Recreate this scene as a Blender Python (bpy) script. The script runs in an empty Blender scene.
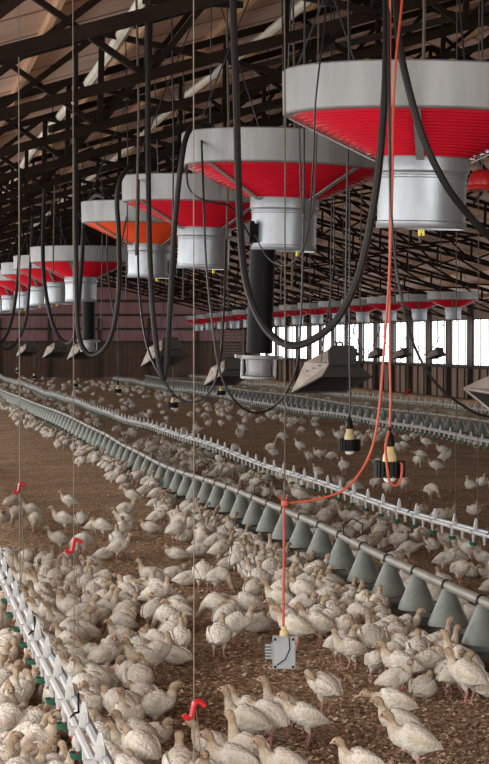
import bpy, bmesh, math, random
from mathutils import Vector, Matrix, Euler
R = math.radians
random.seed(7)
scene = bpy.context.scene
col = scene.collection

# ------------------------------------------------------------------ camera
F = 2000.0; IW, IH = 489.0, 764.0
EYE = 1.8
YAW = math.atan(350 / F); PITCH = math.atan(40 / F)
cam_d = bpy.data.cameras.new('camera'); cam = bpy.data.objects.new('camera', cam_d); col.objects.link(cam)
cam.location = (0, 0, EYE)
cam.rotation_euler = (R(90) - PITCH, 0, -YAW)
cam_d.sensor_fit = 'VERTICAL'; cam_d.sensor_height = 36; cam_d.sensor_width = 36
cam_d.lens = 36 * F / IH
cam_d.clip_start = 0.1; cam_d.clip_end = 500
scene.camera = cam
CM = Euler(cam.rotation_euler).to_matrix()

def ray(px, py):
    return CM @ Vector(((px - IW / 2) / F, -(py - IH / 2) / F, -1.0))
def at_depth(px, py, d):
    return Vector((0, 0, EYE)) + ray(px, py) * d
def at_ground(px, py, z=0.0):
    v = ray(px, py); return Vector((0, 0, EYE)) + v * ((z - EYE) / v.z)
def at_x(px, py, X):
    v = ray(px, py); return Vector((0, 0, EYE)) + v * (X / v.x)
CI = CM.inverted()
def project(p):
    q = CI @ (Vector(p) - Vector((0, 0, EYE)))
    return (IW / 2 + F * q.x / -q.z, IH / 2 - F * q.y / -q.z, -q.z)

# ------------------------------------------------------------------ world, light, exposure
world = bpy.data.worlds.new('sky'); scene.world = world; world.use_nodes = True
bg = world.node_tree.nodes['Background']; bg.inputs[0].default_value = (0.75, 0.86, 1.0, 1); bg.inputs[1].default_value = 1.0
vs = scene.view_settings
vs.view_transform = 'Standard'; vs.look = 'None'; vs.gamma = 1; vs.use_curve_mapping = False
vs.exposure = -0.12

XL, XR, XM = -3.0, 18.0, 7.5          # side walls and ridge
Y0, Y1 = -9.0, 100.0                  # end walls
def roof(x): return 6.15 - 0.3 * abs(x - XM)

def area(name, loc, rot, sx, sy, power, color):
    l = bpy.data.lights.new(name, 'AREA'); l.shape = 'RECTANGLE'; l.size = sx; l.size_y = sy
    l.energy = power; l.color = color
    o = bpy.data.objects.new(name, l); o.location = loc; o.rotation_euler = rot; col.objects.link(o); return o
# frontal fill from an unseen doorway behind, widened for it; daylight through the open curtain side of the left wall
area('door_fill_light', (3.6, Y0 + 0.05, 2.05), (R(90), 0, 0), 12.4, 3.7, 1750, (1.0, 0.97, 0.93))
area('curtain_daylight', (XL + 0.1, 45, 2.0), (0, R(-90), 0), 1.3, 107, 4700, (1.0, 0.975, 0.94))

# ------------------------------------------------------------------ materials
M = {}
def mat(name, color, rough=0.6, metal=0.0, var=0.25, scale=6.0, bump=0.0, bscale=None, stretch=(1, 1, 1),
        color2=None, emit=None, estr=0.0, attr=None, rnd=0.0, spec=0.5, subs=0.0, coat=0.0):
    m = bpy.data.materials.new(name); m.use_nodes = True; nt = m.node_tree; nd = nt.nodes; lk = nt.links
    b = nd['Principled BSDF']
    b.inputs['Roughness'].default_value = rough; b.inputs['Metallic'].default_value = metal
    b.inputs['Specular IOR Level'].default_value = spec
    b.inputs['Coat Weight'].default_value = coat
    tc = nd.new('ShaderNodeTexCoord'); mp = nd.new('ShaderNodeMapping'); mp.inputs['Scale'].default_value = stretch
    lk.new(tc.outputs['Object'], mp.inputs[0])
    nz = nd.new('ShaderNodeTexNoise'); nz.inputs['Scale'].default_value = scale; nz.inputs['Detail'].default_value = 5
    lk.new(mp.outputs[0], nz.inputs['Vector'])
    rmp = nd.new('ShaderNodeValToRGB'); rmp.color_ramp.elements[0].position = 0.3; rmp.color_ramp.elements[1].position = 0.72
    c2 = color2 or tuple(c * (1 - var) for c in color)
    rmp.color_ramp.elements[0].color = (*c2, 1); rmp.color_ramp.elements[1].color = (*color, 1)
    lk.new(nz.outputs['Fac'], rmp.inputs[0])
    out = rmp.outputs[0]
    if attr:
        at = nd.new('ShaderNodeAttribute'); at.attribute_name = attr
        mx = nd.new('ShaderNodeMix'); mx.data_type = 'RGBA'; mx.blend_type = 'MULTIPLY'; mx.inputs[0].default_value = 1
        lk.new(out, mx.inputs[6]); lk.new(at.outputs['Color'], mx.inputs[7]); out = mx.outputs[2]
    if rnd:
        oi = nd.new('ShaderNodeObjectInfo'); mr = nd.new('ShaderNodeMapRange')
        mr.inputs[3].default_value = 1 - rnd; mr.inputs[4].default_value = 1.0
        lk.new(oi.outputs['Random'], mr.inputs[0])
        mx = nd.new('ShaderNodeMix'); mx.data_type = 'RGBA'; mx.blend_type = 'MULTIPLY'; mx.inputs[0].default_value = 1
        lk.new(out, mx.inputs[6]); lk.new(mr.outputs[0], mx.inputs[7]); out = mx.outputs[2]
    lk.new(out, b.inputs['Base Color'])
    if subs: b.inputs['Subsurface Weight'].default_value = subs; b.inputs['Subsurface Radius'].default_value = (.02, .012, .008)
    if bump:
        n2 = nd.new('ShaderNodeTexNoise'); n2.inputs['Scale'].default_value = bscale or scale * 4; n2.inputs['Detail'].default_value = 4
        lk.new(mp.outputs[0], n2.inputs['Vector'])
        bp = nd.new('ShaderNodeBump'); bp.inputs['Strength'].default_value = bump; bp.inputs['Distance'].default_value = 0.02
        lk.new(n2.outputs['Fac'], bp.inputs['Height']); lk.new(bp.outputs[0], b.inputs['Normal'])
    if emit:
        b.inputs['Emission Color'].default_value = (*emit, 1); b.inputs['Emission Strength'].default_value = estr
    M[name] = m
    return m
mat('galv', (.25, .255, .252), .5, .35, .35, 2.2, stretch=(4, 4, .6))
mat('galv_cyl', (.30, .325, .35), .4, .6, .22, 5, stretch=(3, 3, 1), bump=.05, bscale=40)
mat('red', (.50, .010, .026), .32, 0, .2, 4, coat=.2)
mat('orange_red', (.66, .085, .02), .4, 0, .25, 4)
mat('rubber', (.008, .008, .009), .6, 0, .3, 1.6, spec=.25, color2=(.016, .013, .011))
mat('rubber_dusty', (.075, .06, .047), .75, 0, .5, 5)
mat('duct_black', (.005, .005, .006), .6, 0, .3, 8, spec=.12)
mat('cable', (.008, .008, .010), .5, 0, .3, 8)
mat('orange_cord', (.42, .062, .026), .5, 0, .2, 20)
mat('rope', (.19, .152, .115), .9, 0, .35, 60)
mat('rope_dark', (.10, .08, .06), .9, 0, .35, 40)
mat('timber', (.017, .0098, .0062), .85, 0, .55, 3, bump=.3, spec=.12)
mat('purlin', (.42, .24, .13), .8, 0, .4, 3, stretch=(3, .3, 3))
mat('post', (.05, .035, .026), .8, 0, .5, 3, stretch=(3, 3, .4))
mat('white_plastic', (.48, .49, .48), .4, 0, .12, 10)
mat('pvc', (.60, .60, .54), .45, 0, .3, 3)
mat('alu', (.46, .49, .51), .4, .4, .2, 8)
mat('green_plastic', (.015, .11, .065), .45, 0, .3, 10)
mat('red_plastic', (.40, .01, .012), .35, 0, .2, 10)
mat('yellow_plastic', (.75, .62, .02), .4, 0, .1, 10)
mat('black_plastic', (.006, .006, .006), .5, 0, .3, 10, spec=.15)
mat('feed_pipe', (.30, .285, .245), .55, .25, .3, 6)
mat('cone_metal', (.165, .185, .165), .55, .3, .35, 9, bump=.05)
mat('grey_box', (.28, .305, .31), .5, 0, .15, 12)
mat('heater_dark', (.022, .017, .013), .7, .1, .4, 6)
mat('heater_panel', (.36, .31, .265), .6, .2, .4, 8)
mat('bulb', (.80, .80, .76), .2, 0, .05, 8)
mat('socket', (.58, .46, .22), .5, 0, .2, 20)
mat('conduit', (.60, .56, .47), .6, 0, .3, 2)
mat('plumage', (1, 1, 1), .9, 0, .12, 15, bump=.8, bscale=60, color2=(.80, .755, .70), attr='tint', rnd=.22, spec=.2)
mat('flake', (1, 1, 1), .8, 0, .15, 20, attr='tint')
mat('frame_wood', (.12, .09, .07), .8, 0, .4, 4)
mat('pane', (.8, .85, .9), .5, 0, .05, 1, emit=(.93, .97, 1.0), estr=3.6)

def litter_mat():
    m = bpy.data.materials.new('litter'); m.use_nodes = True; nt = m.node_tree; nd = nt.nodes; lk = nt.links
    b = nd['Principled BSDF']; b.inputs['Roughness'].default_value = .95; b.inputs['Specular IOR Level'].default_value = .15
    tc = nd.new('ShaderNodeTexCoord')
    v = nd.new('ShaderNodeTexVoronoi'); v.inputs['Scale'].default_value = 42; v.inputs['Randomness'].default_value = 1
    lk.new(tc.outputs['Object'], v.inputs['Vector'])
    sep = nd.new('ShaderNodeSeparateColor'); lk.new(v.outputs['Color'], sep.inputs[0])
    r = nd.new('ShaderNodeValToRGB'); e = r.color_ramp.elements
    e[0].position = 0; e[0].color = (.14, .094, .056, 1); e[1].position = 1; e[1].color = (.64, .45, .30, 1)
    a = e.new(.45); a.color = (.30, .205, .122, 1); a = e.new(.85); a.color = (.44, .31, .195, 1)
    lk.new(sep.outputs[0], r.inputs[0])
    n = nd.new('ShaderNodeTexNoise'); n.inputs['Scale'].default_value = 1.1; n.inputs['Detail'].default_value = 6
    lk.new(tc.outputs['Object'], n.inputs['Vector'])
    r2 = nd.new('ShaderNodeValToRGB'); r2.color_ramp.elements[0].position = .3; r2.color_ramp.elements[1].position = .7
    r2.color_ramp.elements[0].color = (.66, .62, .58, 1); r2.color_ramp.elements[1].color = (1.05, 1, .97, 1)
    lk.new(n.outputs['Fac'], r2.inputs[0])
    mx = nd.new('ShaderNodeMix'); mx.data_type = 'RGBA'; mx.blend_type = 'MULTIPLY'; mx.inputs[0].default_value = 1
    lk.new(r.outputs[0], mx.inputs[6]); lk.new(r2.outputs[0], mx.inputs[7]); lk.new(mx.outputs[2], b.inputs['Base Color'])
    n3 = nd.new('ShaderNodeTexNoise'); n3.inputs['Scale'].default_value = 30; lk.new(tc.outputs['Object'], n3.inputs['Vector'])
    ad = nd.new('ShaderNodeMath'); ad.operation = 'ADD'; lk.new(sep.outputs[1], ad.inputs[0]); lk.new(n3.outputs['Fac'], ad.inputs[1])
    bp = nd.new('ShaderNodeBump'); bp.inputs['Strength'].default_value = .9; bp.inputs['Distance'].default_value = .02
    lk.new(ad.outputs[0], bp.inputs['Height']); lk.new(bp.outputs[0], b.inputs['Normal'])
    M['litter'] = m
litter_mat()

def boards_mat(name, axis, width, c1, c2, gap=(.02, .014, .01), rough=.8, metal=0):
    m = bpy.data.materials.new(name); m.use_nodes = True; nt = m.node_tree; nd = nt.nodes; lk = nt.links
    b = nd['Principled BSDF']; b.inputs['Roughness'].default_value = rough; b.inputs['Metallic'].default_value = metal
    tc = nd.new('ShaderNodeTexCoord'); sx = nd.new('ShaderNodeSeparateXYZ'); lk.new(tc.outputs['Object'], sx.inputs[0])
    dv = nd.new('ShaderNodeMath'); dv.operation = 'DIVIDE'; dv.inputs[1].default_value = width
    lk.new(sx.outputs[axis], dv.inputs[0])
    fl = nd.new('ShaderNodeMath'); fl.operation = 'FLOOR'; lk.new(dv.outputs[0], fl.inputs[0])
    fr = nd.new('ShaderNodeMath'); fr.operation = 'FRACT'; lk.new(dv.outputs[0], fr.inputs[0])
    wn = nd.new('ShaderNodeTexWhiteNoise'); wn.noise_dimensions = '1D'; lk.new(fl.outputs[0], wn.inputs['W'])
    r = nd.new('ShaderNodeValToRGB'); r.color_ramp.elements[0].color = (*c1, 1); r.color_ramp.elements[1].color = (*c2, 1)
    n = nd.new('ShaderNodeTexNoise'); n.inputs['Scale'].default_value = 1.3; n.inputs['Detail'].default_value = 5
    lk.new(tc.outputs['Object'], n.inputs['Vector'])
    mxv = nd.new('ShaderNodeMath'); mxv.operation = 'MULTIPLY_ADD'; mxv.inputs[1].default_value = .5
    lk.new(wn.outputs['Value'], mxv.inputs[0])
    h = nd.new('ShaderNodeMath'); h.operation = 'MULTIPLY_ADD'; h.inputs[1].default_value = 1.4; h.inputs[2].default_value = -.45
    lk.new(n.outputs['Fac'], h.inputs[0]); lk.new(h.outputs[0], mxv.inputs[2]); lk.new(mxv.outputs[0], r.inputs[0])
    lt = nd.new('ShaderNodeMath'); lt.operation = 'LESS_THAN'; lt.inputs[1].default_value = .07; lk.new(fr.outputs[0], lt.inputs[0])
    mx = nd.new('ShaderNodeMix'); mx.data_type = 'RGBA'; lk.new(lt.outputs[0], mx.inputs[0]); lk.new(r.outputs[0], mx.inputs[6])
    mx.inputs[7].default_value = (*gap, 1); lk.new(mx.outputs[2], b.inputs['Base Color'])
    M[name] = m
boards_mat('deck', 1, 1.22, (.40, .24, .17), (.74, .56, .48), (.16, .08, .05))
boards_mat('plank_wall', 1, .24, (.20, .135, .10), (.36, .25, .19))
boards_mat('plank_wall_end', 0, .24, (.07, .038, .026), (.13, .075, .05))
boards_mat('pink_siding', 0, .3, (.26, .13, .14), (.34, .18, .19), (.20, .10, .10))

# ------------------------------------------------------------------ mesh helpers
class MB:
    def __init__(s): s.v = []; s.f = []; s.c = None
    def add(s, vs_, fs):
        o = len(s.v); s.v += [tuple(p) for p in vs_]; s.f += [tuple(i + o for i in f) for f in fs]; return s
    def box(s, cx, cy, cz, sx, sy, sz, rot=None):
        P = []
        for x in (-1, 1):
            for y in (-1, 1):
                for z in (-1, 1):
                    p = Vector((x * sx / 2, y * sy / 2, z * sz / 2))
                    if rot is not None: p = rot @ p
                    P.append(p + Vector((cx, cy, cz)))
        return s.add(P, [(0, 1, 3, 2), (4, 6, 7, 5), (0, 4, 5, 1), (2, 3, 7, 6), (0, 2, 6, 4), (1, 5, 7, 3)])
    def bar(s, a, b, w, h, up=(0, 0, 1)):
        a = Vector(a); b = Vector(b); t = (b - a).normalized(); side = t.cross(Vector(up))
        if side.length < 1e-4: side = Vector((0, 1, 0))
        side.normalize(); u = side.cross(t)
        P = [p + side * (i * w / 2) + u * (j * h / 2) for p in (a, b) for i, j in ((-1, -1), (1, -1), (1, 1), (-1, 1))]
        return s.add(P, [(3, 2, 1, 0), (4, 5, 6, 7), (0, 1, 5, 4), (1, 2, 6, 5), (2, 3, 7, 6), (3, 0, 4, 7)])
    def lathe(s, prof, n=24, c=(0, 0, 0), close=False, cap=False):
        P = []; fs = []; m = len(prof)
        for i in range(n):
            a = 2 * math.pi * i / n
            for r, z in prof: P.append((c[0] + r * math.cos(a), c[1] + r * math.sin(a), c[2] + z))
        for i in range(n):
            j = (i + 1) % n
            for k in range(m - 1 if not close else m):
                l = (k + 1) % m
                fs.append((i * m + k, j * m + k, j * m + l, i * m + l))
        if cap:
            fs.append(tuple(i * m for i in range(n))[::-1]); fs.append(tuple(i * m + m - 1 for i in range(n)))
        return s.add(P, fs)
    def tube(s, pts, rad, n=8, cap=True):
        pts = [Vector(p) for p in pts]
        if not hasattr(rad, '__len__'): rad = [rad] * len(pts)
        t0 = (pts[1] - pts[0]).normalized()
        nrm = t0.orthogonal().normalized(); P = []; fs = []
        for i, p in enumerate(pts):
            t = (pts[min(i + 1, len(pts) - 1)] - pts[max(i - 1, 0)]).normalized()
            nrm = (nrm - t * nrm.dot(t)).normalized(); b = t.cross(nrm)
            for k in range(n):
                a = 2 * math.pi * k / n
                P.append(p + (nrm * math.cos(a) + b * math.sin(a)) * rad[i])
        for i in range(len(pts) - 1):
            for k in range(n):
                l = (k + 1) % n
                fs.append((i * n + k, i * n + l, (i + 1) * n + l, (i + 1) * n + k))
        if cap:
            fs.append(tuple(range(n))[::-1]); fs.append(tuple((len(pts) - 1) * n + k for k in range(n)))
        return s.add(P, fs)
    def mesh(s, name, m, smooth=False, angle=40):
        me = bpy.data.meshes.new(name); me.from_pydata(s.v, [], s.f)
        for x in (m if isinstance(m, (list, tuple)) else [m]): me.materials.append(M[x])
        if s.c:
            at = me.color_attributes.new('tint', 'FLOAT_COLOR', 'POINT')
            for i, cc in enumerate(s.c): at.data[i].color = (*cc, 1)
        if smooth:
            me.polygons.foreach_set('use_smooth', [True] * len(me.polygons))
            try: me.set_sharp_from_angle(angle=R(angle))
            except Exception: pass
        me.update(); return me
    def build(s, name, m, parent=None, smooth=False, loc=None, angle=40):
        return link(name, s.mesh(name, m, smooth, angle), parent, loc)

def link(name, me, parent=None, loc=None, rot=None, scale=None):
    o = bpy.data.objects.new(name, me); col.objects.link(o)
    if parent is not None: o.parent = parent
    if loc is not None: o.location = loc
    if rot is not None: o.rotation_euler = rot
    if scale is not None: o.scale = (scale,) * 3 if not hasattr(scale, '__len__') else scale
    return o
def tag(o, label, cat=None, group=None, kind=None):
    if label: o['label'] = label
    if cat: o['category'] = cat
    if group: o['group'] = group
    if kind: o['kind'] = kind
    return o
def empty(name, loc=(0, 0, 0), rz=0):
    o = bpy.data.objects.new(name, None); col.objects.link(o); o.location = loc; o.rotation_euler = (0, 0, rz)
    o.empty_display_size = .1; return o
def spline(pts, k=6):
    pts = [Vector(p) for p in pts]; out = []
    for i in range(len(pts) - 1):
        p0 = pts[max(i - 1, 0)]; p1 = pts[i]; p2 = pts[i + 1]; p3 = pts[min(i + 2, len(pts) - 1)]
        for j in range(k):
            t = j / k
            out.append(.5 * ((2 * p1) + (p2 - p0) * t + (2 * p0 - 5 * p1 + 4 * p2 - p3) * t * t + (3 * p1 - p0 - 3 * p2 + p3) * t ** 3))
    out.append(pts[-1]); return out

# ------------------------------------------------------------------ the setting
struct = lambda o, label: tag(o, label, None, None, 'structure')
# floor: litter, gently uneven
def floor():
    mb = MB(); xs = [XL - .2 + i * (XR - XL + .4) / 42 for i in range(43)]; ys = [Y0 - .2 + i * (Y1 - Y0 + .4) / 110 for i in range(111)]
    for y in ys:
        for x in xs: mb.v.append((x, y, -.004 + .004 * math.sin(x * 2.1 + y * .7)))
    for j in range(110):
        for i in range(42):
            a = j * 43 + i; mb.f.append((a, a + 1, a + 44, a + 43))
    struct(mb.build('floor', 'litter', smooth=True), 'brown wood-shaving litter covering the barn floor')
floor()
# roof deck, two slopes with purlins beneath
ce = MB()
for a, b in ((XL - .3, XM), (XM, XR + .3)):
    ce.add([(a, Y0, roof(a)), (b, Y0, roof(b)), (b, Y1, roof(b)), (a, Y1, roof(a)),
            (a, Y0, roof(a) + .06), (b, Y0, roof(b) + .06), (b, Y1, roof(b) + .06), (a, Y1, roof(a) + .06)],
           [(0, 1, 2, 3), (7, 6, 5, 4), (0, 4, 5, 1), (1, 5, 6, 2), (2, 6, 7, 3), (3, 7, 4, 0)])
ceil = struct(ce.build('ceiling', 'deck'), 'pinkish brown roof deck boards above the dark trusses')
x = XL + .35
while x < XR:
    if abs(x - XM) > .2:
        mb = MB(); mb.bar((x, Y0 + .05, roof(x) - .045), (x, Y1 - .05, roof(x) - .045), .045, .09); mb.build('purlin', 'purlin', ceil)
    x += .95

# side and end walls
def window(i, x, y0, y1, z0, z1, side):
    w = empty('window_%d' % i, (x, (y0 + y1) / 2, z0)); struct(w, 'bright white translucent side window between dark wall posts')
    hw = (y1 - y0) / 2; hh = z1 - z0
    fr = MB(); t = .05
    fr.box(0, -hw + t / 2, hh / 2, .06, t, hh); fr.box(0, hw - t / 2, hh / 2, .06, t, hh)
    fr.box(0, 0, t / 2, .06, 2 * hw, t); fr.box(0, 0, hh - t / 2, .06, 2 * hw, t)
    fr.build('window_frame', 'frame_wood', w)
    MB().box(.02 * side, 0, hh / 2, .01, 2 * hw - t, hh - t).build('pane', 'pane', w)
    for k in (-.33, .33):
        MB().box(-.02 * side, k * hw * 2 * .5, hh / 2, .03, .03, hh).build('mullion', 'frame_wood', w)
wr = empty('wall_right', (XR, 0, 0)); struct(wr, 'side wall of brown boards with dark posts and a window band')
ZB, ZT = 1.02, 2.55
MB().box(.06, (Y0 + Y1) / 2, ZB / 2, .08, Y1 - Y0, ZB).build('lower_boards', 'plank_wall', wr)
MB().box(.06, (Y0 + Y1) / 2, (ZT + 3.05) / 2, .08, Y1 - Y0, 3.05 - ZT).build('upper_boards', 'plank_wall', wr)
MB().box(-.03, (Y0 + Y1) / 2, ZB - .03, .10, Y1 - Y0, .07).build('sill_rail', 'post', wr)
pm = MB().box(0, 0, 1.5, .13, .16, 2.98).mesh('post', 'post')
sm_ = MB().box(0, 0, .49, .035, .07, .97).mesh('stud', 'post')
y = Y0 + .1; wi = 1; BAY = 2.5
while y < Y1 - BAY:
    link('post', pm, wr, (-.085, y, 0)); link('stud', sm_, wr, (0, y + .83, 0)); link('stud', sm_, wr, (0, y + 1.66, 0))
    if y > 20: window(wi, XR + .05, y + .02, y + BAY - .02, ZB, ZT, 1); wi += 1
    else: MB().box(.06, y + BAY / 2, (ZB + ZT) / 2, .08, BAY, ZT - ZB).build('wall_board', 'plank_wall', wr)
    y += BAY
link('post', pm, wr, (-.085, y, 0))
yend = y
if Y1 - yend > .05: MB().box(.06, (yend + Y1) / 2, (ZB + ZT) / 2, .08, Y1 - yend, ZT - ZB).build('wall_board', 'plank_wall', wr)

wl = empty('wall_left', (XL, 0, 0)); struct(wl, 'side wall with its curtain opening rolled down')
MB().box(-.06, (Y0 + Y1) / 2, .65, .08, Y1 - Y0, 1.3).build('lower_boards', 'plank_wall', wl)
MB().box(-.06, (Y0 + Y1) / 2, 2.88, .08, Y1 - Y0, .36).build('upper_boards', 'plank_wall', wl)
y = Y0 + .1
while y < Y1:
    link('post', pm, wl, (-.12, y, 0)); y += 5

def gable(name, yw, material, z0, label):
    mb = MB(); P = []
    for yy in (yw, yw + .08):
        P += [(XL - .3, yy, z0), (XR + .3, yy, z0), (XR + .3, yy, roof(XR + .3)), (XM, yy, roof(XM)), (XL - .3, yy, roof(XL - .3))]
    mb.add(P, [(4, 3, 2, 1, 0), (5, 6, 7, 8, 9)] + [(i, (i + 1) % 5, (i + 1) % 5 + 5, i + 5) for i in range(5)])
    return struct(mb.build(name, material), label)
wb = gable('wall_back', Y1, 'pink_siding', 1.75, 'end wall with pink siding above and dark planks below')
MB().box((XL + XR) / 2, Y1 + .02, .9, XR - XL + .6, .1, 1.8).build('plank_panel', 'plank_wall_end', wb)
for z in (1.8, 2.45, 3.15, 3.85, 4.6):
    a = max(XL, XM - (6.15 - z) / .3); b = min(XR, XM + (6.15 - z) / .3)
    MB().box((a + b) / 2, Y1 - .05, z, b - a, .1, .12).build('girt', 'post', wb)
for k in range(9):
    MB().box(XL + .6 + k * 2.5, Y1 - .08, 1.5, .14, .14, 3.0).build('post', 'post', wb)
# wall behind the photographer with an unseen doorway widened to add frontal fill light
wf = empty('wall_front', (0, Y0, 0)); struct(wf, 'end wall behind with an unseen doorway widened for fill light')
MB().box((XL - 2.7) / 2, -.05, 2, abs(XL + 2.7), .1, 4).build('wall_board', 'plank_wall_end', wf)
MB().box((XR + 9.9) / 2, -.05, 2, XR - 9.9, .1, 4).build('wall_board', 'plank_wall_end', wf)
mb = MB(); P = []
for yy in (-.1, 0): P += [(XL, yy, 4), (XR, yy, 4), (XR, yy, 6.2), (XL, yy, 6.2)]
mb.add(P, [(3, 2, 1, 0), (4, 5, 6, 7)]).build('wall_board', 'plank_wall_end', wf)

# ------------------------------------------------------------------ roof trusses
def botchord(x): return 5.20 - (.29 if x < XM else .25) * abs(x - XM)
def topchord(x): return roof(x) - .17
NX = [XL + .15 + i * (XM - XL - .15) / 7 for i in range(8)] + [XM + i * (XR - .15 - XM) / 7 for i in range(1, 8)]
tm = {}
def truss_meshes():
    L = []
    for s0, s1 in ((XL + .1, XM), (XM, XR - .1)):
        for fn in (topchord, botchord):
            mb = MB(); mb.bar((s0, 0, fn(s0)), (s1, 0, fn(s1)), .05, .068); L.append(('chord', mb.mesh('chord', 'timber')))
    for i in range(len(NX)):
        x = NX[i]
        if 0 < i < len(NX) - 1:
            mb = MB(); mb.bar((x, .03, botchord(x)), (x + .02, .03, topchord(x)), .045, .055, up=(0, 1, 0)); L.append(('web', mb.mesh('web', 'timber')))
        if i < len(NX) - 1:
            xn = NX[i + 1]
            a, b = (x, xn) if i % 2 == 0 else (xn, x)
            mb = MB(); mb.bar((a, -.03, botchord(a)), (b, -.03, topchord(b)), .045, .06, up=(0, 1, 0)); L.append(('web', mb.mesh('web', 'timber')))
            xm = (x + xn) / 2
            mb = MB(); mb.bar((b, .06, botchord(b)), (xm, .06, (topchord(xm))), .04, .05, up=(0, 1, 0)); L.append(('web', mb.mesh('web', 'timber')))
    return L
TL = truss_meshes()
TRUSS_Y = [3.6 + 3.0 * k for k in range(32)]
OVER = {9.6: 'crossing just past the large hood with the looping hose', 12.6: 'crossing above the long-ducted hood', 15.6: 'crossing above the hood beside the orange one', 18.6: 'crossing above the faded orange hood',
        27.6: 'crossing above the short-ducted hood'}
for ty in TRUSS_Y:
    t = empty('roof_truss', (0, ty, 0))
    lab = next((v for k, v in OVER.items() if abs(k - ty) < .1), None)
    tag(t, 'dark timber gable truss ' + lab if lab else 'dark timber gable truss with inclined chords and crossing webs under the roof deck', 'roof truss', 'roof trusses spanning the barn')
    for nm, me in TL: link(nm, me, t)
# long diagonal braces between trusses
for i in range(0, 30, 2):
    for xx, s in ((1.2, 1), (5.2, -1), (10.2, 1), (13.6, -1)):
        mb = MB(); a = TRUSS_Y[i]; b = TRUSS_Y[i + 2]
        x2 = xx + s * 1.5
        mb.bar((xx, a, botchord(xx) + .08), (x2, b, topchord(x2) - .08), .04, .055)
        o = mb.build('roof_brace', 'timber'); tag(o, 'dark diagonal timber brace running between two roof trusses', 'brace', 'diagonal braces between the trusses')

# pale conduits slung under the deck
for (X, dz, r, lab) in ((1.75, .22, .05, 'pale plastic pipe slung under the roof deck beside the left slope eave'),
                        (3.45, .22, .045, 'pale plastic pipe slung under the roof deck above the funnel hoods')):
    pts = [(X + .03 * math.sin(k * 1.1), 2 + k * 2.4, roof(X) - dz - .02 * math.sin(k * 1.3)) for k in range(40)]
    o = MB().tube(spline(pts, 4), r, 8).build('conduit_pipe', 'conduit', smooth=True)
    tag(o, lab.replace(' beside the left slope eave', ' on the low side, clear of the hoods'), 'pipe')

# ------------------------------------------------------------------ funnel hoods
def hood_meshes():
    H = {}
    mb = MB(); mb.lathe([(.648, .56), (.654, .560), (.660, .553), (.652, .365), (.645, .357), (.60, .354), (.60, .36), (.640, .366), (.648, .56)], 56)
    H['rim_band'] = mb
    prof = []
    n = 15
    for i in range(n):
        t = i / n; r = .605 - .40 * t; z = .355 - .18 * t; r2 = .605 - .40 * (i + .62) / n; z2 = .355 - .18 * (i + .62) / n
        prof += [(r, z), (r + .008, z - .013), (r2 - .006, z2 - .004)]
    prof.append((.203, .175))
    H['cone'] = MB().lathe(prof, 56)
    H['duct_cylinder'] = MB().lathe([(.205, .135), (.205, .095), (.208, .09), (.208, .082), (.204, .078), (.204, -.115), (.208, -.12), (.208, -.132), (.211, -.142), (.207, -.15), (.20, -.15), (.20, .135)], 40)
    H['collar'] = MB().lathe([(.19, .178), (.214, .178), (.216, .17), (.216, .112), (.207, .10), (.19, .10)], 40, close=True)
    return H
HB = hood_meshes()
HM = {k: v.mesh(k, 'red' if k == 'cone' else ('galv' if k == 'rim_band' else 'galv_cyl'), True, 30) for k, v in HB.items()}
HM['cone_o'] = HB['cone'].mesh('cone', 'orange_red', True, 30)
mb = MB()
mb.bar((.625, 0, .348), (.222, 0, .158), .035, .006); HM['strap'] = mb.mesh('strap', 'galv')
HM['clip'] = MB().box(0, 0, -.01, .035, .014, .022).box(-.012, 0, -.028, .014, .012, .02).box(.012, 0, -.028, .014, .012, .02).tube([(0, 0, 0), (0, 0, .03)], .004, 6).mesh('wing_clip', 'yellow_plastic')
HM['jbox'] = MB().box(0, 0, 0, .06, .07, .12).box(0, 0, .065, .03, .03, .02).mesh('junction_box', 'black_plastic')
def cab_mesh(h):
    return MB().tube([(.645, 0, .55), (.02, 0, h)], .005, 6).mesh('suspension_cable', 'cable')
def place_hood(pos, label, group, orange=False, tilt=(0, 0), rz=0, jb=None, tube=None, simple=False):
    h = empty('funnel_hood', pos); h.rotation_euler = (tilt[0], tilt[1], rz)
    tag(h, label, 'ventilation hood', group)
    for k in ('rim_band', 'cone', 'duct_cylinder', 'collar'):
        link(k, HM['cone_o'] if (k == 'cone' and orange) else HM[k], h, (0, 0, .15))
    for i in range(4): link('strap', HM['strap'], h, (0, 0, .15), (0, 0, i * R(90) + R(-108) ))
    up = roof(pos[0]) - pos[2] - .155
    cm = cab_mesh(up)
    for i in range(3): link('suspension_cable', cm, h, (0, 0, .15), (0, 0, i * R(120) + R(30)))
    link('wing_clip', HM['clip'], h, (-.03, -.12, -.005), None, .75)
    if jb is not None:
        link('junction_box', HM['jbox'], h, (.235 * math.cos(jb), .235 * math.sin(jb), .10), (0, 0, jb))
    if tube:
        dx, ln = tube
        prof = []
        n = int(ln / .025)
        for i in range(n): z = .05 - (ln + .05) * i / n; prof += [(.081, z), (.0825, z - .012)]
        d = MB().lathe(prof, 20).build('flexible_duct', 'duct_black', h, True, (dx * math.cos(rz), -dx * math.sin(rz), 0))
        c = MB().lathe([(.07, 0), (.125, 0), (.125, -.02), (.085, -.025), (.075, -.10), (.085, -.125), (.11, -.13), (.11, -.145), (.06, -.145), (.06, 0)], 24)
        for s in (-1, 1): c.box(s * .105, 0, -.07, .012, .03, .14)
        c.box(0, 0, -.008, .30, .05, .02)
        c.build('fan_collar', 'galv', h, True, (dx * math.cos(rz), -dx * math.sin(rz), -ln)).rotation_euler = (0, 0, -rz)

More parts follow.
